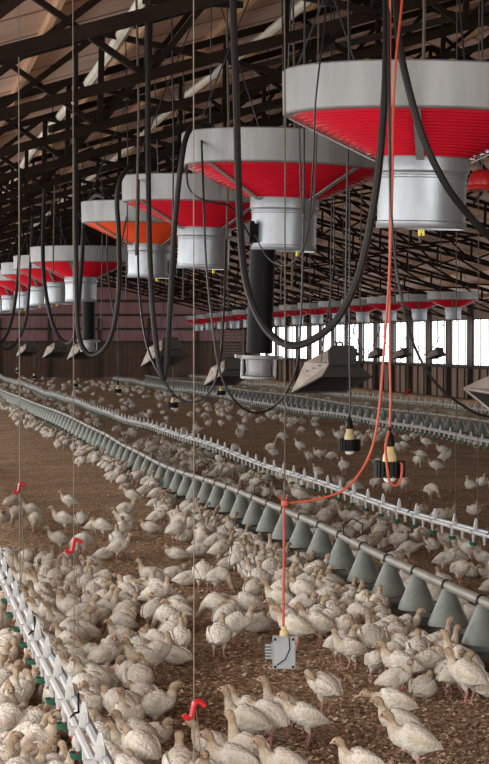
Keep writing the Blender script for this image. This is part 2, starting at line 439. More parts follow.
NX_ROW = 2.4
G = 'funnel hoods in the row beneath the near roof slope'
def hood_at(px, py):     # pixel of the lower middle of the cylinder, on the row plane
    return at_x(px, py, NX_ROW)
near = [(421, 229, 'large red funnel hood hanging beside the looping black hose and orange cord', dict(tilt=(R(2.2), R(1.0)))),
        (283, 251, 'red funnel hood with black junction box and long black duct below', dict(jb=R(150), tube=(-.13, .66), tilt=(R(2), R(.5)), rz=R(50))),
        (203, 269, 'red funnel hood hanging between the orange hood and the ducted hood', dict(tilt=(R(2), 0), rz=R(48))),
        (149, 278, 'funnel hood with a faded orange cone instead of red', dict(orange=True, jb=R(-60), tilt=(R(1.5), 0), rz=R(45))),
        (81, 302, 'red funnel hood with short black duct, next beyond the orange hood', dict(tube=(.10, .5))),
        (58, 304, None, {}), (41, 306, None, {}), (26, 309, None, {}), (12, 311, None, {}), (1, 313, None, {}), (-9, 315, None, {})]
for px, py, lab, kw in near:
    p = hood_at(px, py)
    place_hood(p, lab or 'red funnel hood far down the row, beyond the short-ducted hood', G if lab else 'funnel hoods at the far end of the near row', **kw)
for k in range(14):
    dx = 1 / (.001792 + .0001155 * k)
    px = dx - 105
    p = at_x(px, 320 + k * .85, 14.0)
    place_hood(p, 'small red funnel hood in the row along the windowed wall', 'funnel hoods along the windowed wall')

# ------------------------------------------------------------------ drinker and feeder lines
def wave(X, Y, base):
    return base + .02 * math.sin(Y * .33 + X) + .012 * math.sin(Y * .9 + 2 * X)
bk = MB()
bk.add([(-.02, -.016, 0), (.02, -.016, 0), (.02, .016, 0), (-.02, .016, 0), (-.017, -.014, .05), (.017, -.014, .05), (.017, .014, .05), (-.017, .014, .05),
        (-.006, -.007, .108), (.006, -.007, .108), (.006, .007, .108), (-.006, .007, .108)],
       [(3, 2, 1, 0), (0, 1, 5, 4), (1, 2, 6, 5), (2, 3, 7, 6), (3, 0, 4, 7), (4, 5, 9, 8), (5, 6, 10, 9), (6, 7, 11, 10), (7, 4, 8, 11), (8, 9, 10, 11)])
bk.box(0, -.018, .03, .012, .008, .06); bk.box(-.03, 0, -.012, .05, .03, .03)
bk.v = [(x_ * .85, y_ * .85, z_ * .86) for x_, y_, z_ in bk.v]
BR = bk.mesh('bracket', 'white_plastic')
NI = MB().lathe([(.013, 0), (.013, -.035), (.009, -.04), (.009, -.062), (.004, -.064)], 8, cap=True).mesh('nipple', 'white_plastic', True)
CU = MB().lathe([(.004, -.072), (.022, -.08), (.030, -.068), (.033, -.066), (.026, -.09), (.004, -.094)], 12, close=True).mesh('drip_cup', 'green_plastic', True)
PN = MB().lathe([(.006, -.06), (.006, -.072)], 6, cap=True).mesh('nipple_pin', 'red_plastic')
CL = MB().tube([(.03 * math.cos(a * .7), 0, .03 * math.sin(a * .7)) for a in range(10)], .005, 5).tube([(0, 0, .03), (.0, 0, .10)], .004, 5).mesh('hanger_clip', 'black_plastic')
def drinker(X, ya, yb, base, label, detail_y, step=.58):
    d = empty('drinker_line', (X, ya, 0)); tag(d, label, 'drinker line', 'nipple drinker lines')
    ys = []; y = ya
    while y <= yb: ys.append(y); y += step
    f = lambda yy: wave(X, yy, base)
    MB().tube([(-.018, yy - ya, f(yy)) for yy in ys], .0165, 8).build('water_pipe', 'white_plastic', d, True)
    MB().tube([(.022, yy - ya, f(yy) + .012) for yy in ys], .019, 8).build('support_rail', 'alu', d, True)
    far = MB(); farc = MB()
    for i, yy in enumerate(ys[:-1]):
        z = f(yy)
        if i < 290: link('bracket', BR, d, (0, yy - ya, z + .012))
        for q in (.0, .5):
            yq = yy + q * step; zq = f(yq) - .01
            if yq < detail_y:
                n = link('nipple', NI, d, (-.02, yq - ya, zq)); link('nipple_pin', PN, n)
                if (i * 2 + int(q * 2)) % 2 == 0: link('drip_cup', CU, d, (-.02, yq - ya, zq))
            else:
                far.box(-.02, yq - ya, zq - .03, .02, .02, .06)
                farc.box(-.02, yq - ya, zq - .08, .07, .10, .02)
        if i % 4 == 1: link('hanger_clip', CL, d, (.0, yy - ya + .2, z), (0, 0, 0))
    if far.v:
        tag(far.build('nipple_run', 'white_plastic', d), None, kind='stuff'); tag(farc.build('drip_cup_run', 'green_plastic', d), None, kind='stuff')
    return d
drinker(.66, 4.2, 30, .40, 'white drinker line with tall white brackets standing among the densest poult crowd', 16)
drinker(4.3, 11, 96, .36, 'white drinker line running beside the feeder line with the galvanised cones', 40)
drinker(8.6, 24, 80, .36, 'white drinker line across the open litter, near side of the second feeder line', 24)
drinker(12.3, 34, 84, .36, 'white drinker line between the second feeder line and the windowed wall', 34)

CN = MB().lathe([(.032, .0), (.042, -.02), (.052, -.045), (.118, -.20), (.122, -.215), (.112, -.215), (.045, -.05)], 20).mesh('feeder_cone', 'cone_metal', True)
PA = MB().lathe([(.02, -.28), (.14, -.285), (.155, -.255), (.16, -.255), (.145, -.297), (.02, -.297)], 20, close=True).mesh('feed_pan', 'cone_metal', True)
CP = MB().lathe([(.034, -.012), (.038, -.012), (.038, .012), (.034, .012)], 12, close=True).mesh('pipe_clamp', 'black_plastic')
KN = [(10.9, .367), (13, .37), (15.3, .40), (18.6, .39), (24, .31), (27.6, .335), (31.5, .385), (38, .42), (48, .38), (62, .34), (100, .36)]
def knot(y):
    if y <= KN[0][0]: return KN[0][1]
    for (a, b), (c, d_) in zip(KN, KN[1:]):
        if a <= y <= c:
            t = (y - a) / (c - a); t = t * t * (3 - 2 * t); return b + (d_ - b) * t
    return KN[-1][1]
def feeder(X, ya, yb, fz, label):
    d = empty('feeder_line', (X, ya, 0)); tag(d, label, 'feeder line', 'feeder lines with cones')
    ys = []; y = ya
    while y <= yb: ys.append(y); y += .36
    MB().tube([(0, yy - ya, fz(yy)) for yy in ys], .031, 10).build('feed_pipe', 'feed_pipe', d, True)
    y = ya + .3; k = 0
    rot = Matrix.Rotation(R(90), 4, 'X')
    while y < yb - .2:
        z = fz(y)
        c = link('feeder_cone', CN, d, (0, y - ya, z - .015)); link('feed_pan', PA, c, (0, 0, 0))
        link('pipe_clamp', CP, d, (0, y - ya + .02, z), (R(90), 0, 0))
        if k % 5 == 2:
            MB().tube([(0, 0, .02), (.07, 0, .06), (.07, 0, .13), (0, 0, .17), (-.07, 0, .13), (-.07, 0, .06), (0, 0, .02)], .005, 5).build('wire_hanger', 'black_plastic', d, loc=(0, y - ya + .35, z))
        y += .71; k += 1
    return d
feeder(3.2, 8.2, 92, lambda y: knot(y * .985 + .5), 'grey feed pipe carrying galvanised feeder cones with the poults crowding around it')
feeder(10.2, 28, 82, lambda y: .40 + .02 * math.sin(y * .4), 'far grey feed pipe with feeder cones between two white drinker lines')

# ------------------------------------------------------------------ hoses, cords and ropes
def hose(name, pix, rad, material, label, cat, group=None, k=6, n=8):
    pts = [at_depth(*p) for p in pix]
    for rev in (0, 1):
        while pts[0].z > roof(pts[0].x) - .1 and pts[1].z > roof(pts[1].x) - .1: pts.pop(0)
        lim = roof(pts[0].x) - .1
        if pts[0].z > lim:
            t = (lim - pts[1].z) / (pts[0].z - pts[1].z); pts[0] = pts[1] + (pts[0] - pts[1]) * t
        pts.reverse()
    return tag(MB().tube(spline(pts, k), rad, n).build(name, material, smooth=True), label, cat, group)
hose('gas_hose', [(386, -90, 8.9), (386, -20, 8.7), (386, 60, 8.45), (383, 120, 8.4), (376, 190, 8.4), (360, 270, 8.45), (338, 318, 8.5), (312, 340, 8.55), (288, 345, 8.6), (265, 328, 8.7), (248, 290, 8.8), (241, 240, 8.9), (238, 170, 9.0), (236, 90, 9.1), (233, 0, 9.2), (232, -90, 9.3)],
     .0165, 'rubber', 'thick black hose hanging in a wide U in front of the large hood', 'hose')
hose('gas_hose', [(392, -90, 8.7), (395, -20, 8.55), (399, 40, 8.4), (409, 90, 8.35), (424, 140, 8.35), (446, 185, 8.4), (468, 214, 8.5), (489, 236, 8.6), (530, 262, 8.9), (580, 200, 9.4), (600, 60, 9.8), (606, -90, 9.9)],
     .0165, 'rubber', 'thick black hose crossing the large hood rim diagonally toward its far side', 'hose')
hose('gas_hose', [(148, -60, 12.5), (148, 20, 12.4), (148, 120, 12.3), (149, 220, 12.1), (152, 300, 12.0), (157, 350, 12.0), (163, 379, 12.0), (167, 360, 12.0), (170, 310, 11.9), (173, 250, 11.9), (177, 200, 11.8), (181, 165, 11.75), (186, 138, 11.8), (195, 124, 12.0), (207, 124, 12.3), (217, 132, 12.55)],
     .0165, 'rubber', 'black hose in a narrow U hooked over the ducted hood rim', 'hose')
hose('gas_hose', [(75, -30, 16.5), (76, 60, 16.2), (76, 160, 16), (76, 240, 15.8), (77, 310, 15.8), (80, 340, 15.8), (90, 355, 15.8), (103, 350, 15.7), (113, 330, 15.6), (119, 290, 15.5), (119, 240, 15.3), (117, 200, 15.2), (121, 178, 15.2), (133, 165, 15.3), (145, 166, 15.6), (150, 176, 15.8)],
     .019, 'rubber', 'black hose in a U hooked over the hood beside the orange one', 'hose')
hose('gas_hose', [(46, 120, 22), (44, 200, 22), (43, 260, 21.8), (47, 300, 21.6), (55, 330, 21.5), (66, 343, 21.5), (74, 338, 21.3), (78, 310, 21), (82, 260, 20.5), (85, 215, 20), (95, 196, 19.5), (106, 198, 19.2)],
     .022, 'rubber', 'black hose dangling in a U under the orange hood side', 'hose')
hose('gas_hose', [(20, 100, 28), (21, 200, 28), (19, 260, 27.8), (14, 310, 27.5), (5, 338, 27.2), (-6, 342, 27), (-16, 320, 27), (-20, 250, 27), (-22, 120, 27)],
     .022, 'rubber', 'black hose hanging in a U beyond the short-ducted hood', 'hose')
hose('gas_hose', [(34, 120, 28.6), (33, 200, 28.6), (30, 270, 28.5), (26, 320, 28.4), (14, 345, 28.3), (2, 348, 28.2), (-10, 330, 28.2), (-14, 200, 28.2)],
     .02, 'rubber', 'thin black hose hanging lowest in the far hose cluster', 'hose')
hose('power_cable', [(389, -60, 8.5), (389, 20, 8.4), (389, 100, 8.3), (390, 180, 8.3), (394, 250, 8.3), (402, 300, 8.3), (414, 345, 8.35), (435, 382, 8.4), (462, 405, 8.5), (489, 417, 8.6), (540, 420, 8.9), (600, 380, 9.2), (630, 200, 9.6), (635, -60, 9.8)],
     .006, 'cable', 'black power cable drooping beside the orange cord toward the litter', 'cable')
hose('power_cable', [(201, 124, 12.3), (203, 180, 11.8), (206, 260, 11.7), (212, 320, 11.7), (220, 372, 11.7), (236, 402, 11.7), (256, 413, 11.8), (276, 405, 11.9), (290, 385, 11.8), (299, 350, 11.7), (303, 250, 11.6), (304, 120, 11.5), (305, -30, 11.5)],
     .0065, 'cable', 'thin black cable drooping lowest below the ducted hood', 'cable')
hose('power_cable', [(139, 180, 15.3), (138, 250, 14.6), (140, 300, 14.4), (147, 345, 14.2), (160, 375, 14), (178, 398, 14), (196, 402, 14), (210, 392, 14), (218, 370, 14), (223, 330, 14.2), (226, 240, 14.6)],
     .008, 'cable', 'thin black cable drooping under the orange hood toward the ducted hood', 'cable')
hose('power_cable', [(299, 100, 11.5), (300, 160, 11.4), (301, 195, 11.4), (304, 216, 11.4), (309, 220, 11.4), (313, 205, 11.4), (316, 160, 11.4), (318, 60, 11.5), (319, -60, 11.7)],
     .005, 'rubber_dusty', 'thin dusty cord looping in front of the ducted hood cylinder', 'cable')
hose('power_cable', [(330, -50, 8.9), (324, 30, 8.6), (319, 70, 8.5), (315, 110, 8.5), (313, 170, 8.7), (306, 240, 9.2), (288, 265, 10), (268, 258, 11), (255, 235, 12.1)],
     .004, 'cable', 'thin cable running from the large hood rim to the black junction box', 'cable')
hose('power_cable', [(108, 210, 19), (107, 250, 19), (110, 290, 18.8), (116, 320, 18.6), (118, 270, 18.4), (124, 230, 18.4), (130, 204, 18.6)],
     .007, 'cable', 'short cable loop dangling beneath the orange hood rim', 'cable')
hose('power_cable', [(187, 165, 12.2), (188, 185, 11.7), (197, 197, 11.6), (215, 203, 11.6), (232, 208, 11.7), (250, 236, 12.1)],
     .006, 'cable', 'black cable looped under the ducted hood rim toward its junction box', 'cable')
# orange cord with the sensor box
hose('extension_cord', [(405, -60, 8.5), (402, 0, 8.4), (396, 60, 8.3), (393, 120, 8.3), (392, 200, 8.3), (389, 280, 8.3), (384, 350, 8.3), (379, 410, 8.3), (372, 448, 8.3), (359, 474, 8.3), (342, 491, 8.3), (318, 499, 8.3), (298, 502, 8.3), (286, 504, 8.3), (284, 512, 8.3), (284, 550, 8.3), (283.5, 600, 8.3), (283.5, 640, 8.3)],
     .0056, 'orange_cord', 'orange cord sweeping down to the grey sensor box over the litter', 'cord', k=8)
o = hose('tie_rope', [(284, -60, 8.45), (285, 100, 8.4), (285, 300, 8.35), (285, 420, 8.3), (284.5, 504, 8.3)], .0032, 'rope_dark', 'thin brown rope tied to the corner of the orange cord', 'rope')
kn = at_depth(285, 503, 8.29)
mb = MB(); mb.lathe([(.003, -.016), (.016, -.01), (.016, .01), (.003, .016)], 10, c=kn); mb.tube([kn + Vector((-.03, 0, .03)), kn, kn + Vector((.01, 0, .035))], .004, 5)
tag(mb.build('cord_knot', 'orange_cord', smooth=True), 'orange knot where cord and brown rope are tied together', 'knot')
bp_ = at_depth(284, 652, 8.3)
sb = empty('sensor_box', bp_, -YAW); tag(sb, 'grey rectangular sensor box hanging just above the litter on an orange cord', 'sensor box')
MB().box(0, 0, 0, .095, .045, .135).build('housing', 'grey_box', sb)
MB().box(0, -.026, 0, .088, .01, .128).build('lid', 'grey_box', sb)
for sx in (-1, 1):
    for sz in (-1, 1):
        MB().box(sx * .037, -.032, sz * .057, .01, .006, .01).build('screw', 'black_plastic', sb)
MB().tube([(.02, -.034, .067), (.024, -.036, .02), (.005, -.036, -.025), (-.03, -.034, -.05)], .0025, 5).build('wire', 'black_plastic', sb)
MB().lathe([(.005, .0), (.018, .0), (.018, .02), (.009, .03), (.009, .04), (.005, .04)], 10, c=(0, 0, .066), close=True).build('cable_gland', 'socket', sb)
for i in range(5): MB().box(-.064, 0, -.022 + i * .013, .03, .03, .006).build('cooling_fin', 'grey_box', sb)
MB().box(-.05, 0, .004, .008, .03, .066).build('fin_mount', 'grey_box', sb)
st = at_depth(270, 683, 8.3)

# lifting ropes with red adjusters on the drinker lines
def lift_rope(px, ybot, depth, hook_y, label, dark=False, r=.0018):
    a = at_depth(px, ybot, depth); top = Vector((a.x, a.y, roof(a.x) - .003))
    rr = empty('lift_rope', a); tag(rr, label, 'rope')
    MB().tube([(0, 0, 0), (0, 0, top.z - a.z)], r, 6).build('cord', 'rope_dark' if dark else 'rope', rr, True)
    if hook_y:
        h = at_depth(px, hook_y, depth) - a
        MB().tube(spline([(0, 0, 0), (.018, 0, h.z * .3), (.012, 0, h.z * .7), (.004, 0, h.z)], 4), r * .8, 5).build('tail_cord', 'rope', rr, True)
        hs = .62 if depth < 6 else .8
        q = [(-.042, -.020), (-.030, -.034), (-.014, -.030), (-.008, -.010), (.0, .022), (.012, .030), (.028, .022), (.040, .010)]
        MB().tube(spline([(x_ * hs, -.01, h.z + z_ * hs) for x_, z_ in q], 4), [.011 * hs] * (4 * 7 + 1), 7).build('adjuster_hook', 'red_plastic', rr, True)
lift_rope(194, 800, 4.75, 708, 'pale rope with a red adjuster, hanging clear of the crowd over open litter', r=.0014)
lift_rope(74, 668, 8.15, 545, 'pale rope with a red adjuster rising from the crowded drinker line')
lift_rope(20, 588, 11.0, 487, 'pale rope with a small red adjuster on the crowded drinker line', r=.0035)
for px, dx_ in ((456, 4.3), (478, 4.3), (310, 4.3), (252, 4.3), (168, 4.3)):
    p = at_x(px, 450, 4.3); d = project((4.3, p.y, .4)); 
    a = (4.3, p.y, .40)
    rr = empty('lift_rope', a); tag(rr, 'thin dark rope holding up the drinker line beside the feeder cones', 'rope', 'ropes on the drinker line beside the feeder cones')
    MB().tube([(0, 0, 0), (0, 0, roof(4.3) - .403)], .004, 5).build('cord', 'rope_dark', rr, True)
for Yk, X in ((33, 8.6), (43, 8.6), (55, 8.6), (38, 8.6)):
    rr = empty('lift_rope', (X, Yk, .40)); tag(rr, 'thin rope with tiny red adjuster over the second drinker line', 'rope', 'ropes on the second drinker line')
    MB().tube([(0, 0, 0), (0, 0, roof(X) - .403)], .005, 5).build('cord', 'rope_dark', rr, True)
    MB().tube([(-.06, 0, .5), (0, 0, .56), (.05, 0, .6)], .017, 6).build('adjuster_hook', 'red_plastic', rr)
for i, (px, dp) in enumerate(((148 - 12, 13.5), (171, 14), (183, 20), (281, 14.5), (292, 14.8), (345, 10.3), (53, 22), (101, 24), (60, 32.5), (126, 18), (226, 15), (330, 17), (420, 10.5), (268, 22), (395, 24), (440, 30), (360, 26))):
    p = at_depth(px, 330 if i % 3 else 300, dp); z1 = roof(p.x) - .008; z0 = p.z if i % 2 else p.z + .3
    z0 = min(z0, z1 - 1)
    o = MB().tube([(p.x, p.y, z0), (p.x + .02, p.y, (z0 + z1) / 2), (p.x, p.y, z1)], .006 if i % 2 else .009, 5).build('drop_cable', 'cable' if i % 2 else 'rope_dark', smooth=True)
    tag(o, 'thin dark cable hanging straight down from the trusses', 'cable', 'straight cables hanging from the trusses')

# ------------------------------------------------------------------ hanging lamps
def lamp(px, py, depth, label, cord='orange_cord', loop=False, sc=1.15):
    p = at_depth(px, py, depth); L = empty('hanging_lamp', p); L.scale = (sc,) * 3; tag(L, label, 'lamp', 'hanging lamps over the litter')
    g = MB(); n = 22
    for i in range(n):
        a = 2 * math.pi * i / n
        g.box(.066 * math.cos(a), .066 * math.sin(a), 0, .008, .013, .072, Matrix.Rotation(a, 3, 'Z'))
    g.lathe([(.02, .034), (.066, .034), (.066, .026), (.02, .026)], 22, close=True); g.lathe([(.057, .03), (.062, .03), (.062, -.03), (.057, -.03)], 22, close=True)
    g.build('fluted_guard', 'black_plastic', L)
    MB().lathe([(.032, .03), (.030, .06), (.022, .075), (.020, .105), (.012, .115)], 14, cap=True).build('lamp_neck', 'socket', L, True)
    MB().lathe([(.022, .10), (.024, .115), (.018, .15), (.008, .165), (.005, .19)], 12, cap=True).build('lamp_cap', 'black_plastic', L, True)
    MB().lathe([(.001, -.062), (.022, -.055), (.036, -.03), (.036, -.005), (.02, .03)], 16).build('bulb', 'bulb', L, True)
    up = (roof(p.x) - p.z - .004) / sc
    MB().tube([(0, 0, .18), (.005, 0, .3), (0, 0, .5), (0, 0, up)], .0055, 6).build('cord', cord, L, True)
    if loop:
        MB().tube(spline([(-.01, -.03, .17), (-.03, -.05, .10), (-.03, -.085, 0), (-.02, -.085, -.05), (.005, -.085, -.068), (.03, -.085, -.04), (.035, -.085, .02), (.03, -.08, .03)], 5), .006, 6).build('cord_loop', 'orange_cord', L, True)
lamp(389.5, 469, 8.45, 'hanging lamp with black fluted guard and an orange cord looped under its bulb', loop=True, sc=.95)
lamp(349.5, 445, 14.2, 'hanging lamp with black fluted guard beside the orange cord, without a loop', 'cable')
for px, py, d in ((173, 405, 30), (118, 391, 40), (75, 385, 48), (221, 393, 36), (34, 377, 62), (17, 371, 70)):
    lamp(px, py, d, 'tiny distant hanging lamp with black guard above the litter', 'cable')

# ------------------------------------------------------------------ radiant heaters
def heater(px, py, X, label, group, rz=-YAW, s=1.0, roll=0, bright=False, slats=False):
    p = at_x(px, py, X); h = empty('radiant_heater', p, rz); h.scale = (s, s, s); tag(h, label, 'heater', group)
    h.rotation_euler = (0, roll, rz)
    # tilted pyramid canopy whose open underside faces the aisle, pale side panel, dark burner housing on top
    A, B, C, D = (-.353, .20, -.217), (.105, .20, -.208), (.315, -.15, -.068), (-.105, -.15, -.068)
    E, T, U, Gp, Fp = (-.044, -.12, .03), (.184, -.12, .045), (.12, .14, .04), (-.236, .13, .045), (-.044, .0, .15)
    MB().add([D, C, T, E, B, U, Gp, A], [(0, 1, 2, 3), (1, 4, 5, 2), (4, 7, 6, 5), (3, 2, 5, 6)]).build('canopy', 'heater_dark', h)
    ins = lambda q: (q[0] * .97 - .001, q[1], q[2] + .006)
    MB().add([ins(A), ins(B), ins(C), ins(D), (.0, .02, -.03), (.12, .02, -.02)], [(0, 1, 5, 4), (1, 2, 5), (2, 3, 4, 5), (3, 0, 4)]).build('reflector', 'heater_dark', h)
    off = lambda q: (q[0] - .008, q[1] - .006, q[2] + .004)
    P_ = [A, D, E, Fp, Gp]; P_ = P_ + [off(q) for q in P_]
    MB().add(P_, [(0, 1, 2), (0, 2, 4), (2, 3, 4), (7, 6, 5), (9, 7, 5), (9, 8, 7)] + [(i, (i + 1) % 5, (i + 1) % 5 + 5, i + 5) for i in range(5)]).build('side_panel', 'heater_panel', h)
    MB().bar(A, B, .012, .012).bar(B, C, .012, .012).bar(C, D, .012, .012).bar(D, A, .012, .012).build('rim_strip', 'heater_panel' if bright else 'heater_dark', h)
    pr = [(-.044, .03), (.184, .03), (.184, .15), (.165, .185), (.145, .194), (-.005, .194), (-.03, .18), (-.044, .15)]; n_ = len(pr)
    MB().add([(x_, -.13, z_) for x_, z_ in pr] + [(x_, .08, z_) for x_, z_ in pr], [tuple(range(n_))[::-1], tuple(range(n_, 2 * n_))] + [(i, (i + 1) % n_, (i + 1) % n_ + n_, i + n_) for i in range(n_)]).build('burner_housing', 'heater_dark', h)
    MB().tube(spline([(.02, -.05, .19), (.025, -.05, .215), (.045, -.05, .222), (.065, -.05, .215), (.07, -.05, .19)], 4), .008, 6).build('handle', 'black_plastic', h, True)
    MB().box(.075, -.135, .02, .19, .02, .022).build('vent_lip', 'black_plastic', h)
    for i in range(4):
        t = i / 3; MB().box(-.075 - .15 * t, -.085 + .12 * t, .045 - .07 * t, .012, .012, .012).build('rivet', 'black_plastic', h)
    if slats:
        for k in range(9): MB().box(.06, -.02, .22 + k * .042, .34, .20, .022).build('slat', 'frame_wood', h)
        for sx in (-1, 1): MB().box(.06 + sx * .16, -.02, .39, .03, .22, .42).build('side_post', 'frame_wood', h)
    up = (roof(p.x) - p.z - .004) / s
    for sx, sy in ((-.12, -.2), (-.12, .2), (.26, 0)):
        MB().tube([(sx, sy, .05), (sx * .4, sy * .4, .5), (0, 0, .9)], .004, 5).build('hanging_wire', 'cable', h)
    MB().tube([(0, 0, .9), (0, 0, up)], .006, 5).build('drop_cable', 'cable', h)
HX = 3.7
heater(334, 368, HX, 'dark tilted radiant heater with pale end panel under the wide U hose', 'radiant heaters over the feeder line')
heater(538, 400, HX, 'radiant heater with tan panel beside the drooping power cable', 'radiant heaters over the feeder line', roll=R(40), bright=True)
heater(166, 351, HX, 'radiant heater hanging behind the narrow U hose', 'radiant heaters over the feeder line')
for px in (84, 57, 28): heater(px, 349, HX, 'small distant radiant heater under the hose loops of the near row', 'radiant heaters far down the near row')
heater(228, 371, HX, 'radiant heater with a slatted wooden box on top, beside the long black duct', None, s=.78, slats=True)
for px in (437, 403, 377, 352, 330): heater(px, 353, 13.05, 'small dark radiant heater hanging against the windows', 'radiant heaters along the windowed wall', rz=R(20), s=.7)
# loop cables below the window-side hoods
for k in range(4):
    a_, b_ = [at_x(1 / (.001792 + .0001155 * q) - 105, 320 + q * .85, 14.0) for q in (k, k + 1)]
    a_ = a_ + Vector((-.20, 0, .1)); b_ = b_ + Vector((-.20, 0, .1)); m_ = (a_ + b_) / 2
    o = MB().tube(spline([a_, a_ + Vector((-.06, .3, -.5)), m_ + Vector((-.06, -.2, -.95)), m_ + Vector((-.06, .4, -.95)), b_ + Vector((-.06, -.3, -.5)), b_], 5), .012, 6).build('power_cable', 'cable', smooth=True)
    tag(o, 'thin cable loop slung between two hoods against the bright windows', 'cable', 'cable loops against the windows')
# red bell hanging past the large hood
p = at_depth(482, 190, 12.5); rb = empty('bell_drinker', p); tag(rb, 'red bell-shaped drinker dome hanging behind the large hood', 'bell drinker')
MB().lathe([(.12, 0), (.125, .012), (.12, .024), (.085, .03), (.085, .065), (.07, .105), (.04, .125), (.012, .13)], 24, cap=True).build('dome', 'red_plastic', rb, True)
MB().tube([(0, 0, .12), (0, 0, roof(p.x) - p.z - .004)], .006, 6).build('hanging_tube', 'cable', rb, True)

# ------------------------------------------------------------------ poults
WHITE = (.80, .76, .69); CREAM = (.64, .56, .45); BUFF = (.46, .355, .25); PINK = (.50, .26, .21); BEAK = (.60, .40, .32); DARK = (.02, .015, .012)
def bird_mesh(name, neck, dz=0.0, legs='stand', seed=0, nring=12, k=3, fat=1.0):
    if legs != 'none': dz += .014
    rnd = random.Random(seed); pit = .10 if legs == 'none' else .26
    body = [((-.122, 0, .118), .004, .003, WHITE), ((-.100, 0, .124), .026, .013, WHITE), ((-.072, 0, .126), .046, .036, WHITE), ((-.036, 0, .123), .060, .053, WHITE),
            ((.0, 0, .122), .066, .060, WHITE), ((.034, 0, .128), .060, .057, WHITE)]
    if legs == 'none': body = [((x_, y_, z_), a * 1.08, b * .96, c) for (x_, y_, z_), a, b, c in body]
    rings = [(Vector((p[0] * (.86 if p[0] < 0 else .95), p[1], p[2] + pit * p[0])), a * fat * 1.06, b * fat * 1.06, c) for p, a, b, c in body] + [(Vector(p), a, b, c) for p, a, b, c in neck]
    cp = [r[0] for r in rings]; pts = spline(cp, k)
    mb = MB(); mb.c = []
    t0 = (pts[1] - pts[0]).normalized(); side = Vector((0, 1, 0))
    N = len(pts)
    for i, p in enumerate(pts):
        q = i / k; a = min(int(q), len(rings) - 2); t = q - a
        ru = rings[a][1] * (1 - t) + rings[a + 1][1] * t; rv = rings[a][2] * (1 - t) + rings[a + 1][2] * t
        c = tuple(rings[a][3][j] * (1 - t) + rings[a + 1][3][j] * t for j in range(3))
        tg = (pts[min(i + 1, N - 1)] - pts[max(i - 1, 0)]).normalized()
        side = (side - tg * side.dot(tg)).normalized(); up = tg.cross(side)
        for m_ in range(nring):
            an = 2 * math.pi * m_ / nring
            jit = 1 + rnd.uniform(-.045, .045) * (1 if ru > .03 else .3)
            mb.v.append(tuple(p + (side * math.cos(an) * ru + up * math.sin(an) * rv) * jit + Vector((0, 0, dz))))
            s_ = rnd.uniform(.93, 1.0); mb.c.append(tuple(v * s_ for v in c))
    for i in range(N - 1):
        for m_ in range(nring):
            l = (m_ + 1) % nring; mb.f.append((i * nring + m_, i * nring + l, (i + 1) * nring + l, (i + 1) * nring + m_))
    mb.f.append(tuple(range(nring))[::-1]); mb.f.append(tuple((N - 1) * nring + m_ for m_ in range(nring)))
    def paint(c):
        while len(mb.c) < len(mb.v): mb.c.append(c)
    # wings folded on the flanks, with a ragged feather edge
    for s in (-1, 1):
        W = [(.048, .030, .134, .008, .014), (.028, .052, .134, .012, .030), (-.005, .060, .133, .013, .038), (-.040, .056, .131, .012, .036), (-.072, .043, .128, .010, .026), (-.102, .026, .124, .006, .012), (-.120, .016, .120, .002, .004)]
        o = len(mb.v); n = 8
        for x_, y_, z_, th, hh in W:
            for m_ in range(n):
                an = 2 * math.pi * m_ / n
                mb.v.append((x_ * .9 + rnd.uniform(-.004, .004), s * (y_ * fat * 1.06 + th * math.cos(an)), z_ + pit * x_ * .9 + dz + hh * math.sin(an) * (1 + rnd.uniform(-.08, .08))))
                mb.c.append(tuple(v * rnd.uniform(.9, 1.02) for v in (WHITE if m_ % 4 else CREAM)))
        for i in range(len(W) - 1):
            for m_ in range(n):
                l = (m_ + 1) % n
                q = (o + i * n + m_, o + i * n + l, o + (i + 1) * n + l, o + (i + 1) * n + m_)
                mb.f.append(q if s < 0 else q[::-1])
    # legs
    if legs != 'none':
        sp = {'stand': (0, 0), 'walk': (.045, -.035), 'wide': (.012, -.012)}[legs]
        for s, off in ((-1, sp[0]), (1, sp[1])):
            y_ = .030 * s
            mb.tube([(-.005, y_, .108), (.0 + off * .3, y_, .080), (-.014 + off * .7, y_, .052), (.0 + off, y_, .010), (.003 + off, y_, .004)], [.026, .016, .0062, .0050, .0055], 6); paint(PINK)
            for k_ in range(len(mb.v) - 30, len(mb.v) - 18): mb.c[k_] = WHITE
            for ta in (-28, 0, 28, 180):
                ln = .034 if ta != 180 else .016
                a = R(ta); mb.tube([(off, y_, .006), (off + ln * .6 * math.cos(a), y_ + ln * .6 * math.sin(a), .006), (off + ln * math.cos(a), y_ + ln * math.sin(a), .003)], [.0045, .0038, .002], 5); paint(PINK)
    # eyes on the head rings
    hc = Vector(neck[-3][0]) + Vector((0, 0, dz)); tg = (Vector(neck[-1][0]) - Vector(neck[-4][0])).normalized()
    sd = side
    for s in (-1, 1):
        e = hc + sd * s * (neck[-3][1] - .0008) + tg * .003 + Vector((0, 0, .003))
        mb.lathe([(.0005, -.0035), (.0032, -.002), (.0036, 0), (.0032, .002), (.0005, .0035)], 6, c=e); paint(DARK)
    return mb.mesh(name, 'plumage', True, 70)
def N(*L):
    out = []
    cols = [WHITE, CREAM, CREAM, BUFF, BUFF, BUFF, BUFF, BEAK, BEAK]
    for (p, r), c in zip(L, cols): out.append((SQ(p), r * 1.04, r * 1.08, c))
    return out
SQ = lambda p: (p[0], p[1], p[2] if p[2] < .15 else .15 + (p[2] - .15) * .80)
